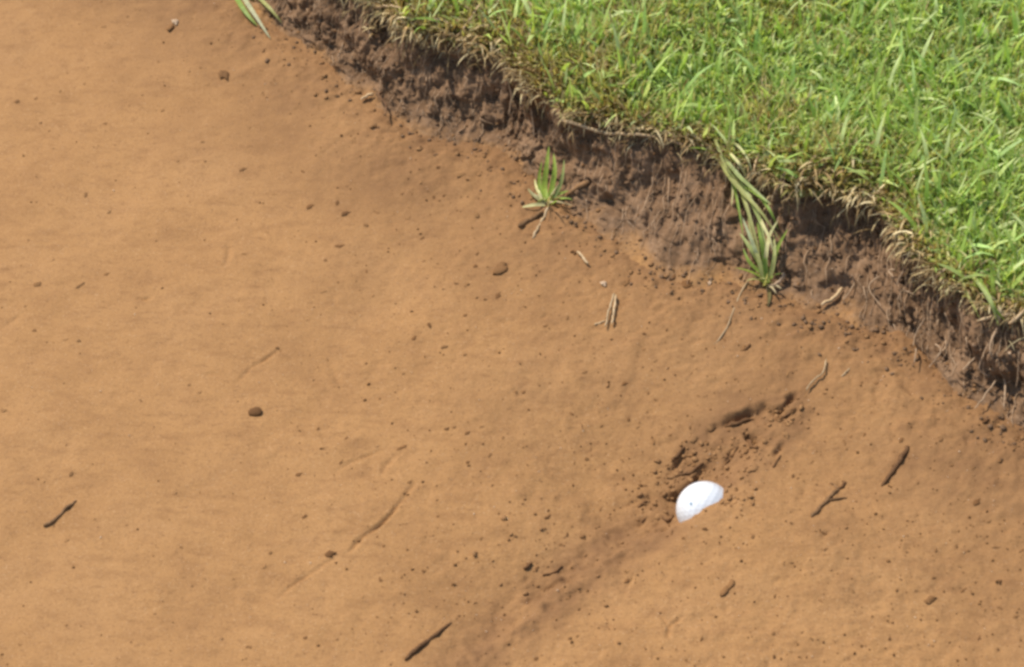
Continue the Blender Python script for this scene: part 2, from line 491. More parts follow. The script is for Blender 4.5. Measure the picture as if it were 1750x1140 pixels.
disp = lowmask * (.009 * fbm(UU, VV, .06, 3, 61) + .0046 * fbm(UU, VV, .020, 4, 62, .62) + .0022 * fbm(UU / .5, VV / 2.6, .0085, 3, 63, .6)
                  + .0012 * vnoise(UU / .003, VV / .0035, 64))
disp += .004 * np.clip(fbm(UU, VV, .03, 2, 66) - .5, 0, 1) * lowmask * 2
bn = np.array([-DOUT[0] * .85, -DOUT[1] * .85, .5])
BK = BK + disp[..., None] * bn
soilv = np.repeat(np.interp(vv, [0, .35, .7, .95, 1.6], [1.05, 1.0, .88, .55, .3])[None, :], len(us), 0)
bank_me = mesh_np('soil_bank', BK.reshape(-1, 3), grid_faces(len(us), len(vv)), M['bank'], extra={'soil': soilv})
bank = tag(link('soil_bank', bank_me), 'brown rooty soil bank under the turf edge', kind='structure')

# ------------------------------------------------------------------ turf sheet
ss = np.concatenate([[-.001, .002, .005], np.arange(.009, .95, .007), [1.0, 1.1, 1.3, 1.7, 2.4, 3.5, 5.0]])
ui = np.unique(np.concatenate([np.arange(0, len(us), 3), [len(us) - 1]]))
LU = LIP[ui]; UL = us[ui]
TG = LU[:, None, :] + DOUT[None, None, :] * ss[None, :, None]
def turf_z(x, y, s):
    return LIP_Z - .004 * np.exp(-s / .012) + .05 * s + .006 * fbm(x, y, .09, 3, 71) * sstep(0, .03, s) + .0 * s
TG[:, :, 2] = turf_z(TG[:, :, 0], TG[:, :, 1], np.repeat(ss[None, :], len(LU), 0)) + LU[:, None, 2] * 0
TG[:, 0, 2] -= .006
turf_me = mesh_np('turf_ground', TG.reshape(-1, 3), grid_faces(len(ui), len(ss)), M['thatch'])
turf = tag(link('turf_ground', turf_me), 'thatch under the mown grass', kind='structure')

g = 600.0
fg = mesh_np('far_ground', [(-g, -g, -.6), (g, -g, -.6), (g, g, -.6), (-g, g, -.6)], np.array([[0, 1, 2, 3]]), M['thatch'])
tag(link('far_ground', fg), 'ground reaching to the horizon', kind='structure')

# ------------------------------------------------------------------ raycast on the built ground
def bvh_of(*objs):
    V, F, n = [], [], 0
    for me in objs:
        k = len(me.vertices); v = np.empty(k * 3, np.float32); me.vertices.foreach_get('co', v); V.append(v.reshape(-1, 3))
        f = np.empty(len(me.loops), np.int32); me.loops.foreach_get('vertex_index', f); F.append(f.reshape(-1, 4) + n); n += k
    return BVHTree.FromPolygons(np.vstack(V).tolist(), np.vstack(F).tolist(), all_triangles=False)
GROUND = bvh_of(sand_me, bank_me, turf_me)
def at(px, py):
    h, nrm, i, d = GROUND.ray_cast(Vector(CAM), Vector(ray(px, py)))
    if h is None:
        p = flat(px, py); return Vector(p), Vector((0, 0, 1))
    if nrm.dot(Vector(ray(px, py))) > 0: nrm = -nrm
    return h, nrm
def drop(x, y):
    h, nrm, i, d = GROUND.ray_cast(Vector((x, y, .6)), Vector((0, 0, -1)))
    if h is None: return Vector((x, y, 0)), Vector((0, 0, 1))
    if nrm.z < 0: nrm = -nrm
    return h, nrm
PXM = lambda p: FPX / (Vector(p) - Vector(CAM)).dot(Vector(FWD))      # pixels per metre at a point
# ------------------------------------------------------------------ grass blades
PROF_T = np.array([0, .3, .6, .84, 1.0]); PROF_W = np.array([.75, 1.0, .88, .5, 0.0])
def blades(root, az, lean, curl, length, width, cols, twist=None):
    """ribbons: root (n,3); az heading; lean start angle from vertical; curl added angle along it"""
    n = len(root)
    if twist is None: twist = rng.uniform(-.6, .6, n)
    hd = np.stack([np.cos(az), np.sin(az), np.zeros(n)], 1)
    side = np.stack([-np.sin(az), np.cos(az), np.zeros(n)], 1)
    up = np.array([0, 0, 1.0])
    V = np.zeros((n, 9, 3)); C = np.zeros((n, 9, 3))
    p = root.copy(); prev = 0.0
    for k in range(5):
        if k:
            dtm = PROF_T[k] - prev; ang = lean + curl * (prev + dtm / 2)
            p = p + (hd * np.sin(ang)[:, None] + up * np.cos(ang)[:, None]) * (length * dtm)[:, None]
            prev = PROF_T[k]
        ang = lean + curl * PROF_T[k]
        nr = hd * np.cos(ang)[:, None] - up * np.sin(ang)[:, None]
        tw = twist * (.3 + PROF_T[k])
        sd = side * np.cos(tw)[:, None] + nr * np.sin(tw)[:, None]
        hw = (width * PROF_W[k] / 2)[:, None]
        if k < 4:
            V[:, 2 * k] = p - sd * hw; V[:, 2 * k + 1] = p + sd * hw
        else: V[:, 8] = p
    base = (np.arange(n) * 9)[:, None]
    q = np.concatenate([base + np.array([[0, 1, 3, 2]]), base + np.array([[2, 3, 5, 4]]), base + np.array([[4, 5, 7, 6]])])
    t = base + np.array([[6, 7, 8]])
    C[:] = cols[:, None, :]
    return V.reshape(-1, 3), [q, t], C.reshape(-1, 3)

GREEN = np.array([[.46, .57, .135], [.53, .62, .20], [.37, .51, .105], [.60, .66, .29], [.42, .58, .18]])
YELL = np.array([[.55, .50, .17], [.60, .52, .22], [.50, .46, .14]])
STRAW = np.array([[.50, .37, .18], [.38, .25, .11], [.58, .46, .25], [.28, .18, .075]])
def pick(pal, n): return pal[rng.integers(0, len(pal), n)] * rng.uniform(.82, 1.18, (n, 1))
uarr = us
def lip_at(a):
    i = np.clip(np.searchsorted(uarr, a), 1, len(uarr) - 1)
    f = ((a - uarr[i - 1]) / (uarr[i] - uarr[i - 1]))[:, None]
    return LIP[i - 1] * (1 - f) + LIP[i] * f
def turf_points(n, a0, a1, s0, s1, power=1.0):
    a = rng.uniform(a0, a1, n); s = s0 + (s1 - s0) * rng.uniform(0, 1, n) ** power
    P = lip_at(a) + DOUT * s[:, None]
    P[:, 2] = turf_z(P[:, 0], P[:, 1], s) - .002
    return P, a, s
def visible(P, mx=140, my=140):
    d = P - CAM; z = d @ FWD
    x = d @ RGT / z * FPX + IW / 2; y = -(d @ UPV) / z * FPX + IH / 2
    return (x > -mx) & (x < IW + mx) & (y > -my) & (y < IH + my)
A0, A1 = a_in0 - .25, a_in1 + .25
P, a, s = turf_points(720000, A0 - .3, A1 + .3, 0.0, 1.3)
dens = 74000 / max(1, visible(P).sum()); k = visible(P, 430, 330) & (rng.uniform(0, 1, len(P)) < dens)
P, a, s = P[k], a[k], s[k]; n = len(P)
patch = fbm(P[:, 0], P[:, 1], .075, 3, 81) ; patch2 = fbm(P[:, 0], P[:, 1], .03, 2, 82)
DRYX = np.array([0, 560, 700, 850, 900, 960, 1200, 1300, 1420, 1500, 1560, 1620, 1750, 2200.])
DRYW = np.array([.100, .115, .110, .080, .040, .018, .018, .024, .028, .034, .026, .016, .016, .016])
lipx = np.interp(us, us, (lambda d: d @ RGT / (d @ FWD) * FPX + IW / 2)(LIP - CAM))
dryw = np.interp(np.interp(a, us, lipx), DRYX, DRYW) * (1 + .5 * patch2)
edge = np.exp(-(s / (dryw * 1.3)) ** 1.5)
cols = pick(GREEN, n)
py_ = np.clip(.10 + .55 * edge + .35 * np.clip(patch, 0, 1) + .2 * np.clip(patch2, 0, 1), 0, .9)
m = rng.uniform(0, 1, n) < py_; cols[m] = pick(YELL, m.sum())
ps = np.clip(.02 + .62 * np.exp(-(s / (dryw * .8)) ** 2) + .22 * np.clip(patch - .30, 0, 1), 0, .85)
m = rng.uniform(0, 1, n) < ps; cols[m] = pick(STRAW, m.sum())
az = rng.uniform(0, 2 * math.pi, n)
outaz = math.atan2(-DOUT[1], -DOUT[0])
mm = rng.uniform(0, 1, n) < .45 * edge; az[mm] = outaz + rng.normal(0, .8, mm.sum())
lean = np.abs(rng.normal(.50, .34, n)); curl = rng.normal(.7, .5, n)
length = rng.uniform(.012, .024, n) * (1 + .2 * patch) * (1 - .25 * np.exp(-s / .02))
V, F, C = blades(P, az, lean, curl, length, rng.uniform(.0012, .0028, n), cols)
# taller single blades standing out of the mown surface
P2, a2, s2 = turf_points(9000, A0, A1, .004, .9); k = visible(P2); P2, s2 = P2[k][:1300], s2[k][:1300]; n2 = len(P2)
V2, F2, C2 = blades(P2, rng.uniform(0, 6.28, n2), np.abs(rng.normal(.35, .3, n2)), rng.normal(.7, .5, n2), rng.uniform(.028, .046, n2), rng.uniform(.0026, .0044, n2), pick(GREEN, n2) * 1.08)
def join(parts):
    Vs, Cs, Q, T, o = [], [], [], [], 0
    for V, F, C in parts:
        Vs.append(V); Cs.append(C)
        for f in F: (Q if f.shape[1] == 4 else T).append(f + o)
        o += len(V)
    return np.vstack(Vs), [np.vstack(x) for x in (Q, T) if x], np.vstack(Cs)
Vj, Fj, Cj = join([(V, F, C), (V2, F2, C2)])
tag(link('mown_grass', mesh_np('mown_grass', Vj, Fj, M['grass'], Cj)), 'short bright green mown grass covering the turf', kind='stuff')
# the same lawn going on outside the picture, sparser
P3, a3, s3 = turf_points(90000, us[0] + .8, us[-1] - .8, 0.0, 2.2); k = ~visible(P3, 420, 320); P3 = P3[k][:60000]; n3 = len(P3)
V3, F3, C3 = blades(P3, rng.uniform(0, 6.28, n3), np.abs(rng.normal(.3, .3, n3)), rng.normal(.6, .5, n3), rng.uniform(.016, .032, n3), rng.uniform(.004, .007, n3), pick(GREEN, n3))
tag(link('surrounding_grass', mesh_np('surrounding_grass', V3, F3, M['grass'], C3)), 'mown grass going on around the bunker', kind='stuff')

# dead thatch hanging over the lip
def bank_pt(a, v):
    i = np.clip(np.searchsorted(us, a), 1, len(us) - 1)
    j = np.clip((v * 83).astype(int), 0, 83)
    return BK[i, j]
n = 3600
a = rng.uniform(A0 + .1, A1 - .1, n); v = np.abs(rng.normal(0, .09, n))
thick = fbm(a, a * 0, .05, 3, 91); k = rng.uniform(-1, 1.0, n) < thick + .55; a, v = a[k], np.clip(v[k], .01, .5); n = len(a)
P = bank_pt(a, v) - DOUT * .003
V, F, C = blades(P, outaz + rng.normal(0, .9, n), np.abs(rng.normal(.9, .5, n)), rng.normal(1.3, .6, n), rng.uniform(.006, .024, n), rng.uniform(.0005, .0016, n), pick(STRAW, n) * np.where(rng.uniform(0, 1, (n, 1)) < .5, .55, .95))
k = visible(P)
tag(link('dead_thatch', mesh_np('dead_thatch', V, F, M['dry'], C)), 'dry brown thatch fringe hanging over the turf edge', kind='stuff')

# ------------------------------------------------------------------ tubes for roots, twigs, straw
def tube(path, rad, sides=6, caps=True, seed=0, wob=0.0):
    path = np.asarray(path, float); n = len(path); rad = np.broadcast_to(np.asarray(rad, float), (n,))
    t = np.gradient(path, axis=0); t /= np.linalg.norm(t, axis=1)[:, None] + 1e-12
    ref = np.array([0, 0, 1.0]) if abs(t[0, 2]) < .9 else np.array([1.0, 0, 0])
    V = []
    r2 = np.random.default_rng(seed)
    for i in range(n):
        a = np.cross(t[i], ref); a /= np.linalg.norm(a) + 1e-12; b = np.cross(a, t[i])
        for k in range(sides):
            an = 2 * math.pi * k / sides
            rr_ = rad[i] * (1 + wob * r2.uniform(-1, 1))
            V.append(path[i] + (a * math.cos(an) + b * math.sin(an)) * rr_)
    Q = [[i * sides + k, i * sides + (k + 1) % sides, (i + 1) * sides + (k + 1) % sides, (i + 1) * sides + k] for i in range(n - 1) for k in range(sides)]
    T = []
    V += [path[0], path[-1]]
    for k in range(sides):
        T.append([n * sides, (k + 1) % sides, k]); T.append([n * sides + 1, (n - 1) * sides + k, (n - 1) * sides + (k + 1) % sides])
    return np.array(V), [np.array(Q), np.array(T)]

def smooth_path(P, m):
    P = np.asarray(P, float)
    return crom(P, np.linspace(0, len(P) - 1, m))

def ground_path(pts, lift):
    out = []
    for i, p in enumerate(pts):
        h, nrm = at(*p); l = lift[i] if hasattr(lift, '__len__') else lift
        out.append(np.array(h + nrm * l))
    return np.array(out)

def stick(name, pts, r_px, mat, label, cat, group=None, lift=None, seg=12, taper=(1, 1), wob=.15, mid=1.0, sides=6, parent=None):
    """a twig / straw / root along pixel waypoints, lying on the ground it hits"""
    h0, _ = at(*pts[0]); r = r_px * (.78 if mat in (M['straw'], M['root'], M['droot']) else 1.08) / PXM(h0)
    if lift is None: lift = r * .35
    P = smooth_path(ground_path(pts, lift), seg)
    jit = np.random.default_rng(int(pts[0][0] * 7 + pts[0][1])).normal(0, r * .22, P.shape); P = P + jit
    t = np.linspace(0, 1, seg)
    rad = r * (taper[0] + (taper[1] - taper[0]) * t) * (1 + (mid - 1) * np.sin(np.pi * t)) * np.interp(t, [0, .08, .9, 1], [.55, 1, 1, .35])
    c = P.mean(0)
    V, F = tube(P - c, rad, sides, seed=int(pts[0][0]), wob=wob)
    o = link(name, mesh_np(name, V, F, mat), parent, c)
    if not parent: tag(o, label, cat, group)
    return o

# ------------------------------------------------------------------ fine roots on the bank face
def fine_roots():
    parts = []; r3 = np.random.default_rng(77)
    Vs, Qs, Ts, o = [], [], [], 0
    n = 0
    while n < 700:
        a = r3.uniform(A0 + .15, A1 - .15); v0 = r3.uniform(.02, .85) ** 1.15
        Ln = r3.uniform(.010, .055) * (1 - .5 * v0); m = 6
        i = np.searchsorted(us, a); wander = np.cumsum(r3.normal(0, .55, m)); pth = []
        for q in range(m):
            j = int(np.clip((v0 + Ln / .11 * q / (m - 1)) * 83, 0, 85)); ii = int(np.clip(i + wander[q] * 2, 0, len(us) - 1))
            pth.append(BK[ii, j] + bn * (.0008 + .0022 * abs(math.sin(q * 1.1 + a * 90))))
        pth = np.array(pth)
        if np.linalg.norm(pth[-1] - pth[0]) < .004: continue
        V, F = tube(pth, np.linspace(r3.uniform(.00020, .00055), .00016, m), 3)
        Vs.append(V); Qs.append(F[0] + o); Ts.append(F[1] + o); o += len(V); n += 1
    return np.vstack(Vs), [np.vstack(Qs), np.vstack(Ts)]
V, F = fine_roots()
tag(link('fine_roots', mesh_np('fine_roots', V, F, M['root'])), 'fine pale roots hanging from the brown soil bank', kind='stuff')

# distinct roots and stems on the bank
for pts, rp, mk, lab in (
    ([(968, 202), (1000, 211), (1034, 218), (1078, 230), (1118, 240)], 4.6, 'straw2', 'thick pale root running sideways under the turf edge'),
    ([(868, 118), (866, 150), (860, 196)], 2.6, 'root', 'pale straight root hanging from green grass above the small tuft'),
    ([(907, 172), (910, 198), (911, 226)], 2.4, 'root', 'short pale root hanging just left of the sideways root'),
    ([(1547, 440), (1544, 462), (1549, 485), (1556, 508)], 2.8, 'root', 'pale curved root hanging on the bank right of the dry clump'),
    ([(1534, 452), (1530, 470), (1532, 486)], 2.4, 'root', 'short pale root beside the curved root on the bank'),
    ([(1622, 466), (1610, 478), (1600, 492)], 3.2, 'root', 'stubby slanting root under the turf near right edge'),
    ([(1713, 566), (1704, 606), (1709, 648), (1712, 708)], 3.4, 'root', 'long upright pale root reaching the sand at far right'),
    ([(1696, 658), (1678, 686), (1666, 712)], 2.6, 'root', 'thin slanting root beside the long upright root at right'),
    ([(656, 148), (657, 170), (655, 190), (660, 206)], 2.8, 'droot', 'dark thin root hanging at the foot of the left bank'),
    ([(652, 12), (672, 20), (690, 26)], 3.6, 'straw', 'pale straw stub lying at the top left of the bank'),
    ([(734, 46), (752, 44), (766, 50), (764, 64)], 4.0, 'straw', 'bent pale straw hooked over the left turf edge'),
    ([(826, 14), (812, 36), (800, 52), (788, 64)], 3.6, 'straw', 'slanting pale stem poking from yellow grass at left'),
    ([(630, 60), (636, 78)], 3.0, 'root', 'stubby pale root end high on the left bank'),
    ([(660, 42), (661, 70)], 2.4, 'root', 'thin upright pale root near the straw stub'),
    ([(1150, 236), (1175, 246), (1195, 252), (1202, 275)], 2.8, 'root', 'hooked brown root under the turf beside drooping blades'),
    ([(1345, 290), (1330, 318), (1322, 340)], 2.6, 'root', 'pale slanting root inside the notch in the turf'),
    ([(1347, 300), (1346, 325), (1347, 350)], 2.4, 'root', 'upright pale root inside the notch in the turf'),
    ([(1300, 268), (1296, 290), (1298, 312)], 2.8, 'straw', 'pale drooping straw at left side of the turf notch'),
    ([(1642, 556), (1634, 580), (1622, 604)], 2.2, 'root', 'thin pale root left of the slanting roots at right'),
    ([(1668, 588), (1660, 614), (1650, 642)], 2.4, 'root', 'pale root hanging between bright stub and long upright root'),
    ([(1736, 600), (1734, 632), (1738, 664)], 2.6, 'root', 'pale root hanging right of the long upright root'),
    ([(1690, 596), (1686, 620), (1678, 646)], 2.0, 'root', 'thin root just left of the long upright root'),
    ([(1582, 552), (1578, 572), (1574, 592)], 2.0, 'root', 'short thin root above the small curved stub'),
    ([(1456, 470), (1452, 496), (1444, 520)], 2.0, 'root', 'thin root hanging above the bright cut straw'),
    ([(1500, 470), (1496, 500), (1498, 530)], 2.0, 'root', 'thin root hanging below the curled dry clump'),
    ([(1605, 597), (1600, 610), (1595, 622)], 2.6, 'root', 'short bright root stub at the foot of right bank'),
    ([(1570, 597), (1562, 612), (1560, 628)], 2.4, 'root', 'small curved root stub left of the bright stub'),
): stick('root' if mk != 'straw' else 'straw', pts, rp, M['straw' if mk == 'straw2' else mk], lab, 'root' if mk != 'straw' else 'straw', 'roots and stems on the bank', lift=.009 if mk == 'straw2' else .007, taper=(1, .6))

# ------------------------------------------------------------------ golf ball
def ico(sub):
    import bmesh
    bm = bmesh.new(); bmesh.ops.create_icosphere(bm, subdivisions=sub, radius=1.0)
    V = np.array([v.co[:] for v in bm.verts]); F = np.array([[v.index for v in f.verts] for f in bm.faces]); bm.free()
    return V, F
V, F = ico(6)
nd = 336; k = np.arange(nd) + .5
ph = np.arccos(1 - 2 * k / nd); th = math.pi * (1 + 5 ** .5) * k
D = np.stack([np.cos(th) * np.sin(ph), np.sin(th) * np.sin(ph), np.cos(ph)], 1) @ np.array(Matrix.Rotation(1.1, 3, 'X') @ Matrix.Rotation(.7, 3, 'Y'))
near_d = np.arccos(np.clip((V @ D.T).max(1), -1, 1))
dim = np.clip(1 - (near_d / .083) ** 2, 0, 1)
Vb = V * (BR - .00020 * dim ** .8)[:, None]
m, nt, nn, ll, bs = new_mat('white_ball_cover')
nz = noise_node(nt, 140.0, 3, .6, nn.new('ShaderNodeTexCoord').outputs['Object'])
ll.new(ramp(nt, nz.outputs[0], [(.3, (.60, .60, .585)), (.7, (.66, .66, .65))]).outputs[0], bs.inputs['Base Color'])
bs.inputs['Roughness'].default_value = .28
bs.inputs['Coat Weight'].default_value = .25
ball = empty('golf_ball', BALL)
tag(ball, 'white golf ball plugged half under the orange sand', 'golf ball')
link('cover', mesh_np('ball_cover', Vb, F, m), ball)
# small printed dot
tgt = None
d = ray(1181, 861); oc = CAM - BALL; b = oc @ d; c = oc @ oc - BR ** 2; disc = b * b - c
q = (CAM + d * (-b - math.sqrt(max(disc, 0)))) - BALL; q /= np.linalg.norm(q)
e1 = np.cross(q, [0, 0, 1.0]); e1 /= np.linalg.norm(e1); e2 = np.cross(q, e1)
rings = [q * (BR + .00012)]
for rr_ in (.0006, .0011):
    for kk in range(12):
        w = q * BR + (e1 * math.cos(kk * math.pi / 6) + e2 * math.sin(kk * math.pi / 6)) * rr_
        rings.append(w / np.linalg.norm(w) * (BR + .00010))
T = [[0, 1 + kk, 1 + (kk + 1) % 12] for kk in range(12)]
Q = [[1 + kk, 13 + kk, 13 + (kk + 1) % 12, 1 + (kk + 1) % 12] for kk in range(12)]
ink = mat_plain('grey_blue_ink', (.10, .17, .22), (.14, .22, .28), 300, .5, .3, 0)
link('printed_dot', mesh_np('printed_dot', np.array(rings), [np.array(Q), np.array(T)], ink), ball)

# ------------------------------------------------------------------ grass tufts and stray blades as things
def leaf_mesh(name, P, width, col, mat, nrm_hint):
    """ribbon with a folded midrib along path P (n,3)"""
    P = np.asarray(P, float); n = len(P); t = np.gradient(P, axis=0); t /= np.linalg.norm(t, axis=1)[:, None] + 1e-12
    w = width * np.interp(np.linspace(0, 1, n), [0, .2, .5, .85, 1], [.7, 1, .95, .5, .06])
    V = []
    for i in range(n):
        sd = np.cross(t[i], nrm_hint); sd /= np.linalg.norm(sd) + 1e-12; nr = np.cross(sd, t[i])
        V += [P[i] - sd * w[i] / 2 + nr * w[i] * .16, P[i], P[i] + sd * w[i] / 2 + nr * w[i] * .16]
    Q = [[3 * i + a, 3 * i + a + 1, 3 * i + a + 4, 3 * i + a + 3] for i in range(n - 1) for a in (0, 1)]
    C = np.tile(np.array(col), (len(V), 1)) * np.repeat(np.linspace(1.05, .95, n), 3)[:, None]
    return mesh_np(name, np.array(V), [np.array(Q)], mat, C)

def pix_path(pts, base, lifts):
    """pixel waypoints turned into points: each stands 'lift' metres in front of the ground it covers"""
    out = []
    for (px, py), lf in zip(pts, lifts):
        h, nrm = at(px, py); d = Vector(ray(px, py))
        out.append(np.array(h - d * lf))
    return np.array(out)

def tuft(name, label, cat, base_px, leaves, group=None, extra=12):
    b, _ = at(*base_px)
    root = empty(name, b); tag(root, label, cat, group)
    for pts, wpx, col, lifts, mat in leaves:
        P = smooth_path(pix_path(pts, b, lifts), 10); w = wpx * (.56 if name == 'drooping_grass' else .78) / PXM(P[0])
        me = leaf_mesh('blade', P - np.array(b), w, col, M[mat], -FWD + np.array([.35 * rnd.uniform(-1, 1), 0, .5]))
        link('blade', me, root)
    r7 = np.random.default_rng(int(base_px[0]))
    for q in range(extra):
        hb, _ = at(base_px[0] + r7.normal(0, 7), base_px[1] + r7.normal(0, 4)); hb = np.array(hb) - np.array(b)
        az_, L, a0, cl = r7.uniform(0, 6.28), r7.uniform(.012, .030), abs(r7.normal(.4, .35)), r7.normal(.8, .7)
        P = [hb]
        for k_ in range(6):
            a_ = a0 + cl * (k_ + .5) / 6
            P.append(P[-1] + L / 6 * np.array([math.sin(a_) * math.cos(az_), math.sin(a_) * math.sin(az_), math.cos(a_)]))
        col = np.array([g1, g3, olv, pal, st, (.30, .20, .09)][r7.integers(0, 6)]) * r7.uniform(.8, 1.15)
        link('blade', leaf_mesh('blade', np.array(P), r7.uniform(.0012, .0030), col, M['grass'], np.array([math.cos(az_), math.sin(az_), .6])), root)
    return root
g1, g2, g3 = (.36, .48, .075), (.42, .50, .12), (.28, .39, .07)
pal, olv, gg = (.55, .50, .23), (.48, .48, .17), (.44, .50, .18)
st = (.52, .42, .24)
tuft('grass_tuft', 'small bright green grass tuft growing from sand below the sideways root', 'grass tuft', (936, 347), [
    ([(934, 347), (930, 318), (934, 285), (938, 250)], 13, g1, [0, .012, .02, .022], 'grass'),
    ([(938, 347), (944, 315), (948, 290), (946, 262)], 12, g1, [0, .012, .02, .024], 'grass'),
    ([(942, 346), (956, 320), (962, 295), (964, 272)], 8, (.40, .46, .15), [0, .010, .016, .02], 'grass'),
    ([(930, 347), (922, 322), (922, 296), (926, 276)], 9, g3, [0, .008, .012, .014], 'grass'),
    ([(940, 346), (950, 334), (960, 330), (972, 326)], 8, g3, [0, .006, .008, .008], 'grass'),
    ([(932, 348), (918, 338), (908, 330), (902, 322)], 9, (.40, .37, .17), [0, .005, .007, .006], 'grass'),
    ([(932, 350), (916, 350), (902, 352), (892, 354)], 8, pal, [0, .004, .004, .002], 'dry'),
    ([(930, 346), (924, 336), (916, 318), (914, 306)], 7, pal, [0, .006, .008, .008], 'dry'),
])
stick('straw', [(937, 354), (928, 374), (920, 390), (911, 408)], 3.4, M['straw'], 'pale straw lying on sand just below the small green tuft', 'straw')
stick('twig', [(930, 362), (910, 374), (898, 380), (886, 388)], 4.4, M['bark2'], 'dark brown strip lying below left of the small green tuft', 'twig', taper=(.7, 1.1))  # thin dark strip running lower left from the tuft
stick('twig', [(1008, 308), (985, 324), (965, 338), (945, 348)], 4.0, M['bark2'], 'dark brown strip slanting up right from the small tuft', 'twig', taper=(1.2, .7))  # thin dark strip running upper right from the tuft
tuft('drooping_grass', 'grey green long blades drooping down the bank at picture centre right', 'grass tuft', (1232, 262), [
    ([(1226, 262), (1242, 296), (1268, 328), (1300, 362), (1334, 412)], 15, olv, [.006, .020, .024, .022, .010], 'grass'),
    ([(1236, 268), (1262, 300), (1286, 322), (1318, 350)], 13, gg, [.006, .022, .028, .022], 'grass'),
    ([(1216, 226), (1226, 250), (1240, 284), (1262, 312)], 10, olv, [.004, .014, .018, .016], 'grass'),
    ([(1248, 262), (1262, 278), (1272, 296), (1284, 322)], 9, pal, [.006, .014, .016, .012], 'dry'),
    ([(1272, 318), (1300, 338), (1318, 364), (1330, 392)], 11, g3, [.008, .016, .018, .012], 'grass'),
    ([(1252, 290), (1268, 330), (1284, 380), (1300, 440)], 12, olv, [.008, .020, .022, .010], 'grass'),
    ([(1262, 306), (1284, 346), (1302, 390), (1312, 452)], 11, gg, [.010, .022, .022, .010], 'grass'),
    ([(1246, 288), (1256, 326), (1264, 366), (1270, 404)], 9, g3, [.008, .018, .020, .014], 'grass'),
    ([(1276, 322), (1298, 372), (1316, 410), (1326, 446)], 10, pal, [.008, .018, .018, .010], 'dry'),
    ([(1240, 276), (1250, 304), (1252, 330), (1250, 352)], 7, pal, [.006, .012, .014, .010], 'dry'),
    ([(1244, 240), (1262, 250), (1278, 272), (1286, 300)], 8, (.46, .44, .20), [.006, .012, .014, .010], 'dry'),
])
tuft('grass_tuft', 'upright grey green grass tuft at the foot of the bank under drooping blades', 'grass tuft', (1308, 486), [
    ([(1306, 486), (1298, 450), (1282, 424), (1264, 398)], 14, gg, [0, .012, .016, .012], 'grass'),
    ([(1310, 484), (1306, 440), (1300, 410), (1294, 380)], 12, g3, [0, .014, .020, .018], 'grass'),
    ([(1308, 470), (1292, 432), (1280, 400), (1266, 366)], 9, (.38, .42, .22), [.002, .014, .018, .016], 'grass'),
    ([(1314, 482), (1322, 446), (1330, 420), (1346, 392)], 10, g1, [0, .012, .016, .014], 'grass'),
    ([(1312, 484), (1320, 460), (1324, 432), (1322, 402)], 10, olv, [0, .010, .014, .012], 'grass'),
    ([(1304, 470), (1284, 452), (1276, 440), (1270, 424)], 8, g3, [.002, .008, .010, .008], 'grass'),
    ([(1304, 478), (1296, 440), (1286, 410), (1278, 372)], 9, olv, [.002, .012, .016, .018], 'grass'),
    ([(1308, 462), (1310, 430), (1316, 400), (1330, 376)], 9, pal, [.002, .012, .016, .018], 'dry'),
    ([(1310, 488), (1314, 500), (1314, 512), (1312, 524)], 9, (.16, .13, .05), [.001, .003, .003, .001], 'dry'),
])
stick('straw', [(1344, 464), (1328, 482), (1312, 500)], 4.2, M['root'], 'stout pale stem leaning at the base of the upright tuft', 'straw', lift=.005)
stick('straw', [(1436, 498), (1420, 512), (1404, 526)], 4.0, M['straw'], 'bright cut straw lying on the bank right of the upright tuft', 'straw', lift=.004)
tuft('grass_blade_pair', 'pale grass blades arching onto sand at top left', 'grass tuft', (420, -8), [
    ([(408, -18), (424, 8), (440, 32), (462, 66)], 10, (.50, .50, .28), [.004, .016, .016, .003], 'grass'),
    ([(398, -16), (410, 6), (424, 26), (440, 44)], 11, g3, [.004, .010, .010, .003], 'grass'),
    ([(430, -16), (452, 6), (466, 20), (482, 40)], 9, olv, [.004, .008, .010, .003], 'grass'),
])
tuft('drooping_grass', 'dark green blades hanging over the turf edge at right margin', 'grass tuft', (1660, 472), [
    ([(1652, 462), (1676, 490), (1694, 520), (1706, 556)], 15, gg, [.004, .018, .022, .010], 'grass'),
    ([(1668, 470), (1684, 496), (1700, 528), (1718, 548)], 13, g3, [.004, .016, .020, .010], 'grass'),
    ([(1640, 470), (1650, 498), (1664, 524), (1676, 548)], 10, olv, [.004, .014, .016, .008], 'grass'),
])
stick('straw', [(1770, 528), (1740, 534), (1712, 540), (1688, 544)], 4.0, M['straw'], 'pale dry stem sticking out level at the right margin', 'straw', lift=.014)

# curled dead clump on the lip
def dead_clump(name, label, cpx, n, spread, seed, length=(.012, .03)):
    b, nr = at(*cpx); root = empty(name, b); tag(root, label, 'dead grass', 'dead grass clumps on the turf edge')
    r4 = np.random.default_rng(seed)
    for q in range(n):
        px = cpx[0] + r4.normal(0, spread[0]); py = cpx[1] + r4.normal(0, spread[1])
        h, _ = at(px, py); h = np.array(h) - np.array(b)
        az_ = outaz + r4.normal(0, 1.0); L = r4.uniform(*length); ang = r4.uniform(.2, .9); cl = r4.uniform(1.2, 2.8)
        P = [h]; 
        for k_ in range(6):
            a_ = ang + cl * (k_ + .5) / 6
            P.append(P[-1] + L / 6 * np.array([math.sin(a_) * math.cos(az_), math.sin(a_) * math.sin(az_), math.cos(a_)]))
        col = STRAW[r4.integers(0, 4)] * r4.uniform(.8, 1.25)
        link('strand', leaf_mesh('strand', np.array(P), r4.uniform(.0012, .0028), col, M['dry'], np.array([math.cos(az_), math.sin(az_), .6])), root)
dead_clump('dead_grass_clump', 'curled dry tan grass clump on the lip right of the turf notch', (1478, 345), 48, (24, 16), 1)
dead_clump('dead_grass_clump', 'dry straw clump hanging below yellow grass near the curled clump', (1548, 398), 34, (18, 18), 2)
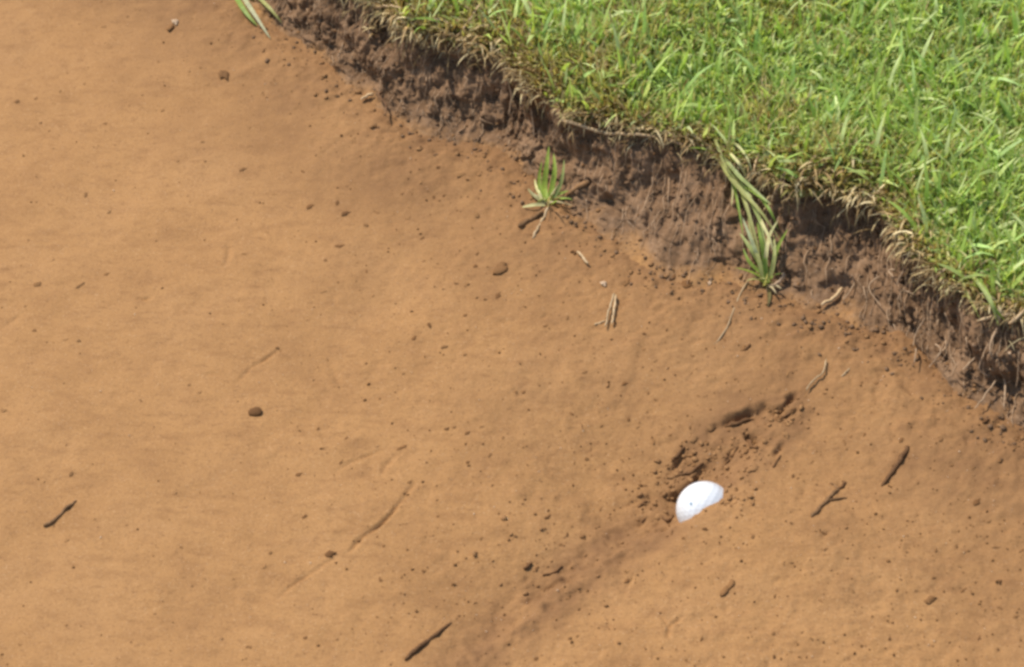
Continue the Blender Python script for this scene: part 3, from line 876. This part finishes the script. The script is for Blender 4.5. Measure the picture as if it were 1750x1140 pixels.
dead_clump('dead_grass_clump', 'small brown dead clump in the notch of the turf edge', (1395, 300), 30, (30, 9), 3)
dead_clump('dead_grass_clump', 'dry grass clump at the top of the left bank', (690, 35), 40, (36, 18), 4)
dead_clump('dead_grass_clump', 'pale thatch clump where left bank meets green grass', (850, 75), 34, (28, 18), 5)
dead_clump('dead_grass_clump', 'dry clump under the turf at the right margin', (1735, 520), 24, (18, 14), 6)
# ------------------------------------------------------------------ twigs, straws on the sand
stick('twig', [(76, 902), (92, 889), (112, 872), (131, 856)], 3.6, M['bark2'], 'short dark twig alone on smooth sand at far left', 'twig', taper=(1.1, .8))
stick('twig', [(692, 1128), (715, 1108), (740, 1089), (771, 1065)], 4.4, M['bark'], 'dark twig thick in the middle at the bottom edge', 'twig', taper=(.8, .5), mid=1.5, wob=.3)
stick('twig', [(1552, 764), (1540, 786), (1524, 810), (1506, 833)], 4.2, M['bark'], 'straight dark twig lying right of the white ball', 'twig', taper=(1.1, .8), wob=.25)
tw = empty('forked_twig', at(1417, 853)[0]); tag(tw, 'forked brown twig with crumbs between ball and straight twig', 'twig')
def part_stick(root, name, pts, r_px, mat, **kw):
    o = stick(name, pts, r_px, mat, None, None, parent=root, **kw); o.location = Vector(o.location) - root.location; return o
part_stick(tw, 'stem', [(1386, 884), (1402, 868), (1418, 852), (1432, 836)], 3.8, M['bark2'], taper=(.9, 1.1), wob=.3)
part_stick(tw, 'branch', [(1414, 856), (1428, 854), (1446, 851)], 2.6, M['bark2'], taper=(1, .6))
part_stick(tw, 'branch', [(1432, 836), (1442, 830), (1444, 822)], 3.0, M['bark'], taper=(1, .7))
part_stick(tw, 'branch', [(1432, 836), (1424, 828), (1418, 826)], 2.4, M['bark2'], taper=(1, .6))
pr = empty('straw_pair', at(1045, 555)[0]); tag(pr, 'two pale straws leaning together standing out on the sand', 'straw')
part_stick(pr, 'straw', [(1049, 506), (1042, 532), (1036, 562)], 2.5, M['straw'], lift=.0035)
part_stick(pr, 'straw', [(1051, 508), (1050, 532), (1047, 557)], 2.7, M['straw'], lift=.0035)
part_stick(pr, 'straw', [(1034, 548), (1026, 552), (1016, 555)], 2.0, M['straw'])
stick('straw', [(1280, 477), (1264, 505), (1252, 535), (1241, 563), (1221, 589)], 1.9, M['straw'], 'long thin pale straw trailing from the upright tuft over sand', 'straw')
stick('straw', [(1414, 616), (1404, 639), (1389, 653), (1377, 670)], 2.0, M['straw'], 'kinked pale straw above the broken sand behind the ball', 'straw', lift=.003)
stick('straw', [(987, 433), (996, 444), (1005, 455)], 3.0, M['straw'], 'short pale straw stub beside a dark crumb left of bank foot', 'straw', lift=.003)
stick('straw', [(1452, 630), (1444, 638), (1438, 644)], 2.0, M['straw'], 'tiny pale straw right of the kinked straw', 'straw')
stick('straw', [(640, 162), (628, 168), (618, 174)], 3.2, M['straw'], 'short pale straw at the foot of the left bank', 'straw', lift=.003)

for pts, rp, lab in (  # dark strips, most of them laid into slits as painted shade
    ([(1240, 730), (1256, 727), (1272, 723), (1288, 717)], 4.4, 'near black strip of slit shade on the rim behind the ball, widest one'),
    ([(1148, 787), (1158, 778), (1170, 765)], 3.8, 'dark strip of slit shade on broken sand at upper left of the ball'),
    ([(1158, 812), (1172, 811), (1186, 804), (1202, 791)], 3.2, 'ragged dark strip of slit shade lying just above the ball top'),
    ([(1241, 792), (1250, 778), (1261, 764)], 3.2, 'dark strip of slit shade in the hollow between ball and rim'),
    ([(1328, 720), (1342, 712), (1360, 698)], 3.0, 'dark strip of slit shade with thin tail at the right end of the rim'),
    ([(1320, 800), (1334, 778)], 2.2, 'thin dark strip of slit shade at the right of the hollow'),
    ([(1276, 752), (1286, 764), (1294, 768)], 4.6, 'dark stubby strip of hole shade in the middle of the hollow'),
    ([(1090, 868), (1106, 857)], 3.4, 'dark strip left of the ball in broken sand'),
    ([(1130, 884), (1142, 889), (1150, 880)], 3.4, 'bent dark strip touching sand just below left of the ball'),
    ([(1096, 892), (1118, 872)], 1.8, 'hair thin dark strip left of the ball'),
    ([(896, 974), (908, 962)], 3.6, 'dark strip in the darker furrow far left of the ball'),
    ([(926, 984), (944, 980), (962, 968)], 2.4, 'curved dark strip in the darker furrow'),
    ([(1274, 600), (1282, 588)], 2.6, 'dark strip on sand below the upright tuft'),
    ([(1680, 724), (1690, 716)], 3.4, 'dark strip at the foot of the long upright root'),
): stick('dark_strip', pts, rp, M['bark'], lab, 'dark strip', 'dark strips on the sand', wob=.4, mid=1.25, taper=(.7, .6), seg=9)

# ------------------------------------------------------------------ crumbs, clods and pebbles
def lump(seed, sub=2, flat_=.5, rough=.6):
    V, F = ico(sub); r5 = np.random.default_rng(seed)
    A = r5.normal(0, 1, (7, 3)); A /= np.linalg.norm(A, axis=1)[:, None]
    k = r5.uniform(-rough, rough, 7); pw = r5.uniform(1.5, 4, 7)
    s = 1 + sum(kk * np.clip(V @ a, 0, 1) ** p for kk, a, p in zip(k, A, pw)) + r5.normal(0, rough * .12, len(V))
    V = V * s[:, None]; V[:, 2] *= flat_; V[:, 2] = np.maximum(V[:, 2], -.35); V[:, 0] += .18 * V[:, 1] ** 2 * np.sign(r5.normal()); V[:, :2] *= 1 + .12 * np.sign(V[:, :2]) * r5.normal(0, 1, 2)
    return V, F
def cluster(seed):
    """a crumb: a few angular bits stuck together"""
    r9 = np.random.default_rng(seed); Vs, Fs, o = [], [], 0
    for q in range(r9.integers(2, 5)):
        V, F = lump(seed * 7 + q, 1, .6, .8)
        V = V * r9.uniform(.35, .75) * r9.uniform(.75, 1.25, 3) + np.array([r9.uniform(-.55, .55), r9.uniform(-.45, .45), 0])
        Vs.append(V); Fs.append(F + o); o += len(V)
    return np.vstack(Vs), [np.vstack(Fs)]
LUMPS = {}
for mk in ('crumb', 'brown', 'faint', 'clod', 'pale'):
    LUMPS[mk] = [mesh_np('crumb_' + mk, *cluster(100 + q), M[mk], smooth=False) for q in range(14)]

LUMPS['stone'] = [mesh_np('round_pebble', *lump(905, 2, .75, .35), M['crumb'])]
def place_lump(name, px, py, lx, ly, ang, mk, label, cat, group, hz=None, sink=.15):
    """lx, ly: half sizes in pixels along/across; ang: tilt of the long axis in the picture (deg, counter-clockwise)"""
    h, nrm = at(px, py); s = PXM(h)
    o = link(name, rnd.choice(LUMPS[mk]))
    a, b = lx / s, ly / s
    up = nrm * .6 + Vector((0, 0, .4)); up.normalize()
    ia = R(ang); d = Vector((math.cos(ia), math.sin(ia) / math.sin(PITCH), 0)); stretch = d.length; d.normalize()
    x = (d - up * d.dot(up)).normalized(); y = up.cross(x)
    z = hz if hz else min(a, b) * .7
    mt = Matrix((x, y, up)).transposed().to_4x4()
    a2 = a * (1 + (stretch - 1) * .8)
    o.matrix_world = Matrix.Translation(h + up * z * (.35 - sink)) @ mt @ Matrix.Diagonal((a2, b * 1.25, z, 1))
    return tag(o, label, cat, group)

place = place_lump
place('pebble', 441, 705, 9.5, 8, 10, 'stone', 'single dark round pebble on smooth sand left of centre', 'pebble', 'larger clods on the sand', sink=0)
place('soil_clod', 381, 130, 11, 7, -60, 'brown', 'brown lump on smooth sand at upper left', 'clod', 'larger clods on the sand', sink=0)
place('soil_clod', 856, 459, 14, 10, 25, 'brown', 'large flat brown clod on sand below the small tuft', 'clod', 'larger clods on the sand')
place('soil_clod', 1244, 1005, 13, 7, 45, 'brown', 'brown almond shaped clod on sand below the ball', 'clod', 'larger clods on the sand', sink=0)
place('soil_clod', 1709, 994, 9, 7, 40, 'crumb', 'dark reddish clod near lower right corner', 'clod', 'larger clods on the sand', sink=0)
place('soil_clod', 1591, 1027, 11, 8, 40, 'brown', 'pale brown angular clod at lower right', 'clod', 'larger clods on the sand')
place('soil_clod', 291, 50, 8, 8, 0, 'brown', 'brown lump with a pale chip at top left', 'clod', 'larger clods on the sand', sink=0)
place('stone_chip', 301, 40, 7, 5, -40, 'pale', 'pale chip against a brown lump at top left', 'stone', 'larger clods on the sand', sink=-.1)
place('soil_clod', 984, 431, 10, 8, 20, 'crumb', 'dark crumb beside the short pale straw stub', 'clod', 'larger clods on the sand')
place('soil_clod', 564, 949, 10, 6, 0, 'crumb', 'dark crumb on the long crack left of centre bottom', 'clod', 'larger clods on the sand')
place('soil_clod', 1175, 488, 11, 8, 40, 'crumb', 'dark clod at the foot of the bank left of upright tuft', 'clod', 'larger clods on the sand')
place('soil_clod', 1332, 719, 8, 7, 20, 'crumb', 'dark knob at the right end of broken sand behind ball', 'clod', 'larger clods on the sand')
place('stone_chip', 1212, 487, 8, 5, 50, 'pale', 'pale stone chip at bank foot left of upright tuft', 'stone', 'larger clods on the sand', sink=-.1)
place('stone_chip', 1033, 487, 6, 5, -30, 'pale', 'pale stone chip on sand above the two straws', 'stone', 'larger clods on the sand', sink=-.1)
place('stone_chip', 1725, 605, 4, 4, 0, 'pale', 'tiny white chip on soil right of the long upright root', 'stone', 'larger clods on the sand', sink=-.2)
# crumbled sand round the ball
for q, (px, py, lx, ly, an, lab) in enumerate((
    (1264, 806, 11, 7, 5, 'crumbled sand clod just right of the ball top'),
    (1187, 748, 8, 6, 30, 'sand clod on the rim behind the ball at left'),
    (1290, 798, 9, 7, 40, 'sand clod right of the ball in broken ground'),
    (1216, 733, 9, 6, 20, 'sand clod on the rim left of the dark slit'),
    (1290, 762, 12, 9, 50, 'largest sand clod in the hollow behind the ball'),
    (1252, 772, 10, 6, 55, 'long sand clod in the hollow behind the ball'),
    (1150, 812, 9, 6, 10, 'sand clod in the broken strip left above the ball'),
    (1128, 884, 9, 6, 0, 'sand clod at lower left of the ball'),
    (1104, 862, 8, 6, 30, 'sand clod left of the ball on broken sand'),
    (1258, 838, 7, 5, 10, 'small sand clod touching the right side of ball'),
    (1345, 745, 7, 5, -40, 'small sand clod right end of the hollow'),
    (1330, 785, 8, 5, 55, 'sand clod lower right of the hollow'),
)): place('sand_clod', px, py, lx, ly, an, 'clod', lab, 'clod', 'crumbled sand round the ball', hz=min(lx, ly) * .6 / 2140, sink=.3)

SPECKS = [(177,46,9,0),(389,58,8,0),(356,144,6,20),(31,174,7,0),(61,169,5,0),(146,142,5,0),(105,155,5,0),(70,210,4,0),(84,224,4,0),(220,181,4,0),(243,163,5,0),(277,189,6,0),(180,211,5,0),(347,243,5,0),(412,175,5,80),(432,163,5,30),(270,106,4,0),(343,116,4,0),(303,277,6,0),(428,219,5,0),
(417,289,10,25),(63,302,5,0),(147,332,7,80),(61,345,7,0),(187,363,7,40),(50,410,4,0),(267,412,5,40),(91,444,5,60),(182,469,8,20),(66,486,10,0),(137,488,10,45),(41,524,5,0),(409,388,4,80),(417,434,5,0),(435,454,4,0),(383,555,4,-40),(60,565,6,0),
(112,580,7,20),(136,583,6,0),(6,701,7,0),(240,685,6,-40),(426,723,3,0),(125,809,8,0),(296,844,8,0),(324,658,5,0),(341,671,5,0),(161,889,5,0),(114,926,10,30),(217,898,4,0),(364,878,5,0),(309,936,5,0),(113,1069,4,0),(139,1071,4,0),(263,1050,5,0),(425,1106,7,0),(380,1092,5,0),(34,1102,4,0),
(518,294,6,-45),(532,352,11,30),(577,347,7,70),(593,364,12,25),(625,386,8,0),(722,407,6,30),(581,420,11,10),(722,447,7,0),(771,436,5,-40),(815,434,6,45),(814,455,6,0),(553,499,9,20),(627,464,5,80),(686,333,7,0),(669,325,6,-30),(703,332,5,80),(759,335,5,0),(741,336,6,80),(790,297,13,25),(749,287,7,0),(814,364,10,80),(852,506,10,50),(457,397,6,-30),(733,556,8,-65),(724,560,5,60),(796,539,5,0),(780,485,5,0),(579,483,6,0),(637,506,5,0),(469,332,5,0),(698,372,6,0),(646,364,6,-30),(557,445,5,0),(794,489,6,0),(730,476,4,0),(720,310,6,30),
(473,594,5,0),(560,617,9,-50),(626,622,4,0),(708,578,8,45),(757,593,9,15),(795,607,7,10),(825,617,6,10),(546,732,6,0),(593,748,5,45),(644,763,6,0),(687,765,11,30),(510,812,9,15),(764,733,6,0),(777,730,5,0),(799,741,8,25),(822,729,6,15),(838,780,11,45),(702,823,12,50),(688,844,6,10),(583,791,6,50),(560,775,5,0),(860,747,5,70),(799,791,5,0),(689,639,5,0),(617,680,4,0),(766,570,5,0),
(504,989,8,5),(462,946,5,0),(455,966,7,0),(522,882,8,30),(565,863,7,30),(656,934,5,60),(724,976,5,0),(686,1013,4,0),(622,1019,5,0),(650,991,6,-70),(522,1090,5,0),(577,1093,4,0),(663,1086,6,-20),(644,1055,4,0),(668,1056,4,0),(710,1053,6,20),(786,1052,8,35),(822,921,5,0),(850,931,6,-10),(845,970,4,0),(853,1061,5,0),(845,1079,5,60),(838,1028,6,-40),(811,1031,5,30),(646,917,4,0),(775,1104,6,30),(748,855,4,0),(748,883,4,0),
(1048,391,9,-20),(1063,414,6,0),(971,543,7,80),(932,557,6,20),(988,520,4,80),(1071,482,10,60),(1074,503,10,5),(1150,474,9,50),(1140,562,5,60),(1222,540,6,45),(1282,548,6,80),(1272,596,12,52),(1182,639,6,20),(1069,655,8,20),(1000,636,7,10),(1102,597,5,0),(1119,617,6,20),(1142,630,5,30),(1014,595,6,45),(1207,596,5,0),(1239,582,5,-50),(1183,608,5,0),(1052,553,5,70),(1100,570,5,0),(1165,580,4,0),(1108,480,6,0),
(1107,669,6,70),(1091,730,8,35),(996,729,7,75),(977,707,6,-45),(1117,753,7,70),(1010,768,6,80),(1004,785,6,0),(1063,786,6,-40),(882,671,7,0),(896,670,5,0),(976,766,5,0),(1035,775,4,60),(1074,714,7,60),(1146,743,5,30),(1130,726,5,-20),(1193,677,5,0),(1180,730,5,70),(1124,816,7,15),(1102,831,7,0),(1067,817,5,0),(1041,658,4,0),(1021,690,4,0),
(936,883,8,40),(880,916,5,0),(1025,870,7,70),(1041,886,8,15),(1089,907,6,20),(960,931,6,10),(901,968,9,50),(916,973,7,60),(1074,976,6,20),(1071,992,8,35),(1205,929,10,15),(1038,1065,8,25),(988,1087,5,30),(905,1061,6,-45),(917,1127,8,30),(1127,1098,5,40),(1230,1060,5,80),(971,1022,6,10),(1287,914,8,50),(1207,905,8,-15),(1169,920,5,0),(1175,1131,6,-20),(1200,1092,5,60),(969,914,6,80),(1242,862,8,20),(1256,860,6,30),
(1676,769,6,55),(1628,795,5,0),(1616,790,4,0),(1529,771,4,0),(1442,756,8,-60),(1478,742,6,40),(1409,674,7,10),(1498,655,5,0),(1740,749,8,70),(1541,751,8,35),(1340,743,7,-45),(1356,814,6,60),(1712,830,4,0),(1684,718,11,48),(1358,700,7,40),(1377,676,5,50),(1368,667,5,45),(1596,637,8,75),(1610,605,8,80),(1455,746,5,0),(1608,752,6,40),(1522,725,7,20),(1370,712,8,25),(1345,640,6,60),
(1550,916,5,0),(1574,916,7,20),(1549,944,5,0),(1648,1008,8,35),(1670,859,12,30),(1649,856,5,15),(1325,1121,6,0),(1323,1083,5,0),(1707,1038,7,-20),(1736,1055,8,15),(1674,1089,6,60),(1623,1100,6,20),(1410,939,7,25),(1440,925,5,80),(1402,1026,7,-30),(1457,1010,6,-60),(1521,1092,6,60),(1473,1102,6,40),(1702,936,8,10),(1639,968,6,-50),(1635,934,6,80),(1600,941,6,60),(1607,1081,4,0),(1325,1018,5,60),(1346,1020,4,0),(1351,892,5,80),(1407,911,8,-5),(1691,891,6,30),(1371,1081,5,15),(1566,1010,8,10),(1748,938,6,45)]
LAND = [('the white ball', 1197, 858), ('the round dark pebble', 441, 705), ('the far left twig', 104, 879), ('the bottom twig', 732, 1096),
        ('the straight dark twig', 1530, 799), ('the forked twig', 1416, 853), ('the two leaning straws', 1043, 533), ('the small green tuft', 936, 320),
        ('the upright grass tuft', 1306, 450), ('the large flat clod', 856, 459), ('the almond shaped clod', 1244, 1005), ('the lower right clod', 1709, 994),
        ('the upper left lump', 381, 130), ('the kinked straw', 1396, 643), ('the long upright root', 1710, 640)]
HALF = ['half a ball width', 'one ball width', 'one and a half ball widths', 'two ball widths', 'two and a half ball widths', 'three ball widths',
        'three and a half ball widths', 'four ball widths', 'four and a half ball widths', 'five ball widths']
DIRS = ['right of', 'above right of', 'above', 'above left of', 'left of', 'below left of', 'below', 'below right of']
taken = set()
def single_out(kind, px, py):
    opts = []
    for nm, lx, ly in LAND:
        dx, dy = px - lx, ly - py; d = math.hypot(dx, dy) / 90.0; k = max(1, round(d * 2))
        dr = DIRS[int(round(math.atan2(dy, dx) / (math.pi / 4))) % 8]
        opts.append((d, k, dr, nm))
    opts.sort()
    for d, k, dr, nm in opts:
        if 1:
            t = kind + ' ' + HALF[min(k, 10) - 1] + ' ' + dr + ' ' + nm
            if k <= 10 and t not in taken and len(t.split()) <= 16:
                taken.add(t); return t
    for d, k, dr, nm in opts[:4]:
        for sz in ('tiny ', 'slightly larger '):
            t = sz + kind + ' ' + dr + ' ' + nm
            if t not in taken: taken.add(t); return t
    k = min(len(HALF), opts[0][1])
    return kind + ' ' + HALF[k - 1] + ' ' + opts[0][2] + ' ' + opts[0][3]
rs = random.Random(3)
for (px, py, ln, an) in SPECKS:
    elong = an != 0
    ly = ln * (.5 if elong else .8)
    t = rs.random()
    mk = ('faint' if t < .6 else 'brown') if px < 480 else ('faint' if t < .15 else 'brown' if t < .5 else 'crumb')
    kind = ('narrow' if elong else 'rounded') + (' pale' if mk == 'faint' else ' brown' if mk == 'brown' else ' dark') + (' sliver' if elong else ' crumb')
    place('soil_sliver' if elong else 'soil_crumb', px, py, ln * .72, ly * .72, an, mk, single_out(kind, px, py), 'soil crumb', 'crumbs and slivers scattered on the sand', hz=.34 * ly / 2140, sink=.22)

# ------------------------------------------------------------------ fine grit too small to count
def grit(n, mk, lo, hi, seed, left=.12):
    r6 = np.random.default_rng(seed); O = np.array([[1, 0, 0], [-1, 0, 0], [0, 1, 0], [0, -1, 0], [0, 0, 1], [0, 0, -1.0]])
    T = np.array([[0, 2, 4], [2, 1, 4], [1, 3, 4], [3, 0, 4], [2, 0, 5], [1, 2, 5], [3, 1, 5], [0, 3, 5]])
    Vs, Ts, o = [], [], 0
    while o < n * 6:
        px, py = r6.uniform(-60, 1810), r6.uniform(-40, 1190)
        h, nr = at(px, py)
        if h.z > .07: continue
        w = left + (1 - left) * float(sstep(250, 1150, np.array(px))) * (.7 + .5 * float(sstep(300, 1100, np.array(py))))
        if h.z > .012: w += .5
        if r6.uniform() > w: continue
        sz = r6.uniform(lo, hi) * (.6 + .8 * r6.uniform() ** 3)
        S = O * (sz * r6.uniform(.6, 1.3, 3)) * r6.uniform(.75, 1.25, (6, 1)); an = r6.uniform(0, 6.28); c_, s_ = math.cos(an), math.sin(an)
        S = S @ np.array([[c_, -s_, 0], [s_, c_, 0], [0, 0, 1]])
        Vs.append(S + np.array(h) + np.array(nr) * sz * .25); Ts.append(T + o); o += 6
    return mesh_np('grit', np.vstack(Vs), [np.vstack(Ts)], M[mk], smooth=False)
tag(link('dark_grit', grit(2600, 'brown', .0005, .0012, 1)), 'fine dark grit scattered over the sand', kind='stuff')
tag(link('pale_sand_grit', grit(600, 'pale', .0004, .0008, 2)), 'fine pale grit scattered over the sand', kind='stuff')

# crumbs broken off the crust and fallen from the bank
def crumble(n, mk, spots, lo, hi, seed):
    r8 = np.random.default_rng(seed); base = [lump(300 + q, 1, .7, .7) for q in range(6)]
    Vs, Ts, o = [], [], 0
    for q in range(n):
        (px, py, sx_, sy_) = spots[r8.integers(0, len(spots))]
        h, nr = at(px + r8.normal(0, sx_), py + r8.normal(0, sy_))
        if h.z > .085: continue
        V, F = base[r8.integers(0, 6)]; sz = lo + (hi - lo) * r8.uniform() ** 2.5
        an = r8.uniform(0, 6.28); c_, s_ = math.cos(an), math.sin(an)
        S = (V * r8.uniform(.7, 1.3, 3) * sz) @ np.array([[c_, -s_, 0], [s_, c_, 0], [0, 0, 1]])
        Vs.append(S + np.array(h) + np.array(nr) * sz * .2); Ts.append(F + o); o += len(V)
    return mesh_np('crumble', np.vstack(Vs), [np.vstack(Ts)], M[mk], smooth=False)
CR = [(1340, 712, 22, 12), (1270, 770, 34, 22), (1210, 790, 34, 18), (1150, 815, 26, 18), (1115, 870, 26, 16), (1250, 850, 22, 14), (1270, 770, 34, 22), (1180, 800, 40, 20), (960, 970, 80, 50)]
FT = [(b[0] + dx, b[1] + 6, 28, 16) for a, b in PAIRS[2:-2] for dx in (-15, 15)]
tag(link('crumbled_crust', crumble(300, 'clod', CR, .0005, .0026, 1)), 'loose crumbs of broken sand crust around the ball', kind='stuff')
tag(link('dark_crumble', crumble(160, 'brown', CR, .0005, .0018, 2)), 'dark soil bits mixed in the broken sand', kind='stuff')
tag(link('fallen_soil', crumble(650, 'soilbit', FT, .0005, .0021, 3)), 'soil crumbs fallen along the foot of the bank', kind='stuff')
tag(link('fallen_sand', crumble(350, 'clod', FT, .0006, .0024, 4)), 'sandy crumbs along the foot of the bank', kind='stuff')
BF = [((a[0] + b[0]) / 2, a[1] * .55 + b[1] * .45, 26, 40) for a, b in PAIRS[2:-2]]
tag(link('bank_crumbs', crumble(1100, 'soilbit', BF, .0007, .0028, 5)), 'dark crumbs clinging to the bank face', kind='stuff')
